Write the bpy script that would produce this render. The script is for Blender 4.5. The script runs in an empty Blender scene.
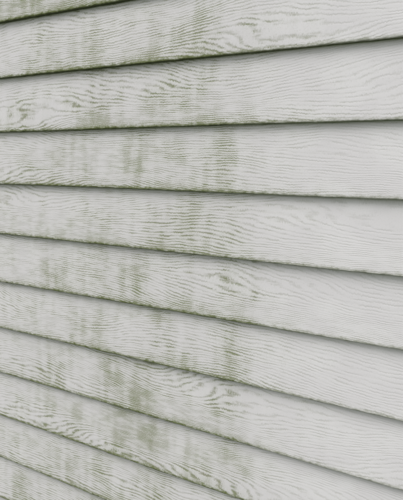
import bpy, numpy as np, math, random
from mathutils import Matrix, Vector, noise
random.seed(4)
EYE=1.45; PITCH=0.125; LIP=-0.018; Z0=EYE+0.2952   # height of the lip of course 0
sc=bpy.context.scene
# ---------------------------------------------------------------- helpers
class NT:
    def __init__(s,name):
        s.m=bpy.data.materials.new(name); s.m.use_nodes=True; s.t=s.m.node_tree; s.n=s.t.nodes; s.l=s.t.links
        s.b=s.n['Principled BSDF']
    def put(s,sock,v):
        if isinstance(v,bpy.types.NodeSocket): s.l.new(v,sock)
        else: sock.default_value=v
    def math(s,op,a,b=0.0,c=None,clamp=False):
        n=s.n.new('ShaderNodeMath'); n.operation=op; n.use_clamp=clamp
        s.put(n.inputs[0],a); s.put(n.inputs[1],b)
        if c is not None: s.put(n.inputs[2],c)
        return n.outputs[0]
    def ramp(s,v,a,b,lo=0.0,hi=1.0):
        n=s.n.new('ShaderNodeMapRange'); n.interpolation_type='SMOOTHSTEP'
        s.put(n.inputs[0],v); s.put(n.inputs[1],a); s.put(n.inputs[2],b); s.put(n.inputs[3],lo); s.put(n.inputs[4],hi)
        return n.outputs[0]
    def noise(s,vec,scale,detail=2.0,rough=0.5):
        m=s.n.new('ShaderNodeVectorMath'); m.operation='MULTIPLY'; s.put(m.inputs[0],vec); m.inputs[1].default_value=scale
        n=s.n.new('ShaderNodeTexNoise'); n.inputs['Scale'].default_value=1; n.inputs['Detail'].default_value=detail
        n.inputs['Roughness'].default_value=rough; s.l.new(m.outputs[0],n.inputs['Vector']); return n.outputs['Fac']
    def mix(s,f,a,b):
        n=s.n.new('ShaderNodeMix'); n.data_type='RGBA'; s.put(n.inputs[0],f)
        s.put(n.inputs[6],a); s.put(n.inputs[7],b); return n.outputs[2]
    def attr(s,name):
        n=s.n.new('ShaderNodeAttribute'); n.attribute_name=name; return n
# ---------------------------------------------------------------- clapboard paint
M=NT('weathered_white_paint')
bp=M.attr('bp'); P=bp.outputs['Vector']; sep=M.n.new('ShaderNodeSeparateXYZ'); M.l.new(P,sep.inputs[0])
X,V=sep.outputs[0],sep.outputs[1]
stain=M.attr('stain').outputs['Fac']
lo=M.attr('lowfreq').outputs['Vector']; s2=M.n.new('ShaderNodeSeparateXYZ'); M.l.new(lo,s2.inputs[0])
W0,blot,drip=s2.outputs
mid=M.noise(P,(18,50,1),1.0)
frg=M.noise(P,(420,110,1),1.0)
w=M.math('MULTIPLY_ADD',M.math('SUBTRACT',mid,0.5),0.009,W0)
w=M.math('MULTIPLY_ADD',M.math('SUBTRACT',frg,0.5),0.0030,w)
ph=M.math('FRACT',M.math('MULTIPLY',w,185.0))
tri=M.math('ABSOLUTE',M.math('MULTIPLY_ADD',ph,2.0,-1.0))      # 1 at the groove
gro=M.ramp(tri,0.32,1.0)
dash=M.ramp(M.noise(P,(30,150,1),1.0),0.34,0.64)
gd=M.math('MULTIPLY',gro,M.math('MULTIPLY_ADD',dash,0.8,0.2))
spk=M.noise(P,(600,500,1),1.0,0.7)
dirt=M.math('MULTIPLY',stain,M.math('MULTIPLY',M.ramp(blot,0.2,0.8,0.55,1.35),M.ramp(drip,0.2,0.8,0.72,1.28)))
en=M.noise(P,(26,60,1),3.0,0.7)
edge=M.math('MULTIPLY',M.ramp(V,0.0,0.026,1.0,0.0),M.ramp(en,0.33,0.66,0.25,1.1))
topShade=M.math('MULTIPLY',M.ramp(V,0.100,0.128,0.0,0.6),M.ramp(en,0.3,0.6,0.5,1.0))  # soft shade under the next lap, painted in with the algae colour
edge=M.math('MULTIPLY',M.math('ADD',edge,topShade),M.math('MULTIPLY_ADD',stain,1.0,0.2,clamp=True))
dirtShade=M.math('ADD',dirt,M.math('MULTIPLY',edge,0.78))  # stains and edge algae plus the painted shade under the lap
inG=M.math('MULTIPLY',M.math('MULTIPLY',gd,M.ramp(spk,0.3,0.6,0.55,1.0)),M.math('MULTIPLY',dirtShade,1.3),clamp=True)
film=M.math('MULTIPLY',M.math('POWER',dirtShade,1.35),M.ramp(spk,0.35,0.65,0.20,0.42),clamp=True)
fac=M.math('MINIMUM',M.math('ADD',inG,film,clamp=True),0.85)
base=M.mix(M.ramp(blot,0.3,0.7),(0.785,0.762,0.775,1),(0.825,0.805,0.815,1))
base=M.mix(M.math('MULTIPLY',gd,M.math('MULTIPLY_ADD',stain,0.35,0.10)),base,(0.46,0.45,0.43,1))
base=M.mix(M.ramp(spk,0.58,0.78,0.0,0.25),base,(0.47,0.45,0.43,1))
alg=M.mix(M.ramp(en,0.35,0.65),(0.195,0.225,0.09,1),(0.30,0.305,0.205,1))
col=M.mix(fac,base,alg)
# algae growing on the butt edge: olive band with a ragged upper limit, darkest right on the corner; then shade painted on the underside
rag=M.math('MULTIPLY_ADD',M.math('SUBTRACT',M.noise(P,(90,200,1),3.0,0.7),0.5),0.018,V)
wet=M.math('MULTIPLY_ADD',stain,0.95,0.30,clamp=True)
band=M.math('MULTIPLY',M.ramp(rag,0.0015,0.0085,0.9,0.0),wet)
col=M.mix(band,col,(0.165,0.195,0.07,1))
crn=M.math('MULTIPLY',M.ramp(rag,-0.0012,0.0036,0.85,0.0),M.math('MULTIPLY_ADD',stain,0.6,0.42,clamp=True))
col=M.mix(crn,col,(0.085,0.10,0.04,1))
col=M.mix(M.ramp(V,-0.003,0.0,0.9,0.0),col,(0.07,0.08,0.04,1))  # lap shadow put into the colour: underside painted near-black olive
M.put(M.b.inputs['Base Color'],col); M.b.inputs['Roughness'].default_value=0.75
M.b.inputs['Specular IOR Level'].default_value=0.2
h=M.math('MULTIPLY_ADD',gd,-1.0,M.math('MULTIPLY',frg,0.5))
bm_=M.n.new('ShaderNodeBump'); bm_.inputs['Strength'].default_value=0.75; bm_.inputs['Distance'].default_value=0.00028
M.l.new(h,bm_.inputs['Height']); M.l.new(bm_.outputs[0],M.b.inputs['Normal'])
paint=M.m
def simple(name,c1,c2,scale,rough=0.9,bump=0.01):
    k=NT(name); g=k.n.new('ShaderNodeNewGeometry').outputs['Position']
    n=k.noise(g,(scale,)*3,3.0,0.65); k.put(k.b.inputs['Base Color'],k.mix(k.ramp(n,0.35,0.65),c1,c2))
    k.b.inputs['Roughness'].default_value=rough
    b=k.n.new('ShaderNodeBump'); b.inputs['Distance'].default_value=bump; k.l.new(n,b.inputs['Height']); k.l.new(b.outputs[0],k.b.inputs['Normal'])
    return k.m
conc=simple('concrete',(0.25,0.24,0.22,1),(0.36,0.35,0.33,1),30,0.9,0.003)
grassm=simple('lawn',(0.04,0.07,0.02,1),(0.09,0.12,0.04,1),9,1.0,0.03)
sheath=simple('sheathing',(0.05,0.045,0.04,1),(0.08,0.07,0.06,1),20)
trimm=simple('trim_paint',(0.7,0.7,0.7,1),(0.78,0.78,0.79,1),12,0.6,0.001)
# ---------------------------------------------------------------- stains, wall coords: course, x, half width, amount, centre height 0..1, spread
ST=[(0,-1.08,.16,.80,.5,.8),(0,-.86,.09,.35,.4,.8),(0,-.66,.05,.30,.5,.8),
(1,-.60,.07,.55,.35,.5),(1,-.95,.12,.35,.2,.5),(1,-.72,.04,.45,.2,.6),
(2,-.86,.045,1.0,.6,.6),(2,-.75,.09,.35,.3,.7),(2,-.57,.06,.35,.5,.6),(2,-1.08,.05,.3,.2,.5),
(3,-.95,.10,.45,.4,.7),(3,-.76,.03,.55,.4,.8),(3,-.60,.09,.32,.5,.7),
(4,-.69,.032,.85,.5,.35),(4,-.58,.06,.50,.7,.5),(4,-.88,.10,.30,.2,.5),
(5,-1.02,.03,.60,.4,.8),(5,-.86,.03,.50,.4,.9),(5,-.78,.03,.60,.5,.9),(5,-.60,.08,.35,.3,.6),(5,-.50,.025,.35,.3,.8),
(6,-.72,.03,.80,.4,.9),(6,-.535,.028,.75,.35,.8),(6,-.90,.08,.40,.3,.6),(6,-.63,.05,.35,.3,.6),
(7,-.86,.03,.90,.5,.9),(7,-.77,.045,.85,.5,.8),(7,-.54,.03,.80,.35,.8),(7,-.65,.06,.35,.3,.6),(7,-1.05,.06,.4,.3,.7),
(8,-.82,.03,.90,.6,.9),(8,-.74,.045,.95,.5,.8),(8,-.53,.035,.7,.4,.8),(8,-.62,.04,.40,.3,.6),(8,-.99,.08,.45,.3,.7),
(9,-.73,.06,.75,.5,.8),(9,-.95,.09,.5,.3,.8),(9,-.55,.05,.45,.3,.6),
(10,-.90,.08,.75,.4,.8),(10,-.72,.05,.55,.4,.8),(10,-1.15,.06,.5,.4,.8),
(11,-1.0,.12,.6,.4,.8),(11,-1.2,.08,.5,.4,.8)]
for k in list(range(-9,0))+[12,13,14]:
    for i in range(4): ST.append((k,random.uniform(-1.3,-.4),random.uniform(.03,.1),random.uniform(.3,.7),.4,.7))
for k in range(-9,15):
    for i in range(9):
        ST.append((k,random.choice([random.uniform(-5,-1.4),random.uniform(0.0,2.4)]),random.uniform(.03,.12),random.uniform(.2,.5),.4,.7))
def broad(x):   # general soiling: most between x=-1.3 and -0.45, fading to the right
    a=1/(1+math.exp((x+0.45)/0.07)); return 0.06+0.36*a
wall=bpy.data.objects.new('clapboard_siding_wall',None); sc.collection.objects.link(wall)
def link(o,par=None):
    sc.collection.objects.link(o)
    if par: o.parent=par
    return o
XL,XR=-4.2,2.4
xs=np.unique(np.round(np.concatenate([np.arange(XL,-1.5,.012),np.arange(-1.5,0.1,.005),np.arange(0.1,XR+.001,.012)]),4))
# profile: (distance up face v, y, dz)
H=0.142; y0,y1=LIP,-0.0045
prof=[]
prof.append((-.012,-0.0062,0.0004)); prof.append((-.006,-0.011,0.0002)); prof.append((-.002,LIP+.0035,0.0))
for a in (20,45,70,90):
    r=.0022; t=math.radians(a); prof.append((r*t-.001,LIP+r-r*math.sin(t)+.0001,r-r*math.cos(t)))
for v in list(np.linspace(.006,.03,5))+list(np.linspace(.038,H,14)):
    prof.append((float(v),y0+(y1-y0)*v/H,float(v)))
nz=noise.noise
for k in range(-9,15):
    z0=Z0-PITCH*k
    jit=random.uniform(-.0007,.0007); off=random.uniform(0,40); sd=random.uniform(0,90)
    slope=random.uniform(-.035,.03)
    vs=[];bpv=[];st=[];lf=[]
    mine=[s for s in ST if s[0]==k]
    for x in xs:
        x=float(x)
        wy=(nz((x*2.3,k*7.1,0))*.0012+nz((x*30,k*7.1,4))*.00025)
        wz=jit+nz((x*1.7,k*3.3,9))*.0012+nz((x*45,k*5.3,2))*.0006+nz((x*150,k*5.3,7))*.0005
        bx=broad(x); near=[(am*math.exp(-((x-cx)/(hw*1.15))**2),cv,sp) for (_,cx,hw,am,cv,sp) in mine if abs(x-cx)<hw*3]
        for (v,y,dz) in prof:
            f=max(0,1-dz/.11)
            vs.append((x,y+wy*f,z0+dz+wz*f)); bpv.append((x+off,v,sd))
            q=max(0,v)/.125
            s=bx*(1.15-.5*min(1,q))
            for (a,cv,sp) in near: s+=a*math.exp(-((q-cv+.08)/sp)**2)*.70
            st.append(s)
            X_=x+off
            big=nz((X_*2.2,v*9,sd))*.058+nz((X_*6,v*20,sd+5))*.011
            lf.append((v+big+slope*x, .5+.55*nz((X_*13,v*20,sd+9))+.2*nz((X_*31,v*50,sd+2)), .5+.5*nz((X_*55,v*8,sd+11))+.22*nz((X_*100,v*20,sd+7))))
    n=len(prof); fs=[]
    for i in range(len(xs)-1):
        for j in range(n-1):
            a=i*n+j; fs.append((a,a+n,a+n+1,a+1))
    me=bpy.data.meshes.new('clapboard'); me.from_pydata(vs,[],fs)
    A=me.attributes.new('bp','FLOAT_VECTOR','POINT'); A.data.foreach_set('vector',np.array(bpv,dtype=np.float32).ravel())
    C=me.attributes.new('lowfreq','FLOAT_VECTOR','POINT'); C.data.foreach_set('vector',np.array(lf,dtype=np.float32).ravel())
    B=me.attributes.new('stain','FLOAT','POINT'); B.data.foreach_set('value',np.array(st,dtype=np.float32))
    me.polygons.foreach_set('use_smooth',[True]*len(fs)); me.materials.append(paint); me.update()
    link(bpy.data.objects.new('clapboard',me),wall)
def box(name,lo,hi,mat,par=None,bev=0.0):
    import bmesh
    b=bmesh.new(); bmesh.ops.create_cube(b,size=1)
    for v in b.verts: v.co=Vector([lo[i]+(v.co[i]+.5)*(hi[i]-lo[i]) for i in range(3)])
    if bev: bmesh.ops.bevel(b,geom=b.edges[:],offset=bev,segments=2,affect='EDGES')
    me=bpy.data.meshes.new(name); b.to_mesh(me); b.free(); me.materials.append(mat)
    return link(bpy.data.objects.new(name,me),par)
ztop=Z0+PITCH*9+H; zbot=Z0-PITCH*14
box('sheathing',(XL,-.0005,zbot+.01),(XR,.12,ztop),sheath,wall)
box('corner_board_left',(XL-.09,-.024,zbot-.02),(XL-.001,.12,ztop),trimm,wall,.002)
box('corner_board_right',(XR+.001,-.024,zbot-.02),(XR+.09,.12,ztop),trimm,wall,.002)
box('frieze_board',(XL-.09,-.026,ztop+.001),(XR+.09,.12,ztop+.16),trimm,wall,.002)
found=box('concrete_foundation',(XL-.05,.005,-.2),(XR+.05,.13,zbot+.008),conc)
# ground: one sheet
me=bpy.data.meshes.new('ground'); me.from_pydata([(-300,-300,-.12),(300,-300,-.12),(300,300,-.12),(-300,300,-.12)],[],[(0,1,2,3)])
me.materials.append(grassm); link(bpy.data.objects.new('ground',me))
# ---------------------------------------------------------------- sky + sun (overcast)
el,az=math.radians(60),math.radians(190)
w=bpy.data.worlds.new('World'); sc.world=w; w.use_nodes=True; t=w.node_tree
sky=t.nodes.new('ShaderNodeTexSky'); sky.sky_type='NISHITA'; sky.sun_disc=False; sky.sun_elevation=el; sky.sun_rotation=az
hs=t.nodes.new('ShaderNodeHueSaturation'); hs.inputs['Saturation'].default_value=0.12
t.links.new(sky.outputs[0],hs.inputs['Color']); t.links.new(hs.outputs[0],t.nodes['Background'].inputs[0])
t.nodes['Background'].inputs[1].default_value=0.15
L=bpy.data.lights.new('sun','SUN'); L.energy=1.5; L.angle=math.radians(45); L.color=(1,.965,.95)
so=link(bpy.data.objects.new('sun',L))
d=Vector((math.sin(az)*math.cos(el),math.cos(az)*math.cos(el),math.sin(el)))
so.rotation_euler=d.to_track_quat('Z','Y').to_euler()
# ---------------------------------------------------------------- camera
yaw,pit,rol=-0.55917,-0.17074,-0.0052
f=Vector((math.sin(yaw)*math.cos(pit),math.cos(yaw)*math.cos(pit),math.sin(pit)))
r=Vector((math.cos(yaw),-math.sin(yaw),0)); u=r.cross(f)
r2=r*math.cos(rol)+u*math.sin(rol); u2=r2.cross(f)
cam=bpy.data.cameras.new('camera'); co=link(bpy.data.objects.new('camera',cam))
m=Matrix((r2,u2,-f)).transposed().to_4x4(); m.translation=(0,LIP-0.95657,EYE); co.matrix_world=m
cam.sensor_fit='HORIZONTAL'; cam.sensor_width=36; cam.lens=36*580.075/403
cam.clip_start=.02; cam.clip_end=1000
sc.camera=co
sc.view_settings.view_transform='Standard'; sc.view_settings.look='None'; sc.view_settings.exposure=0
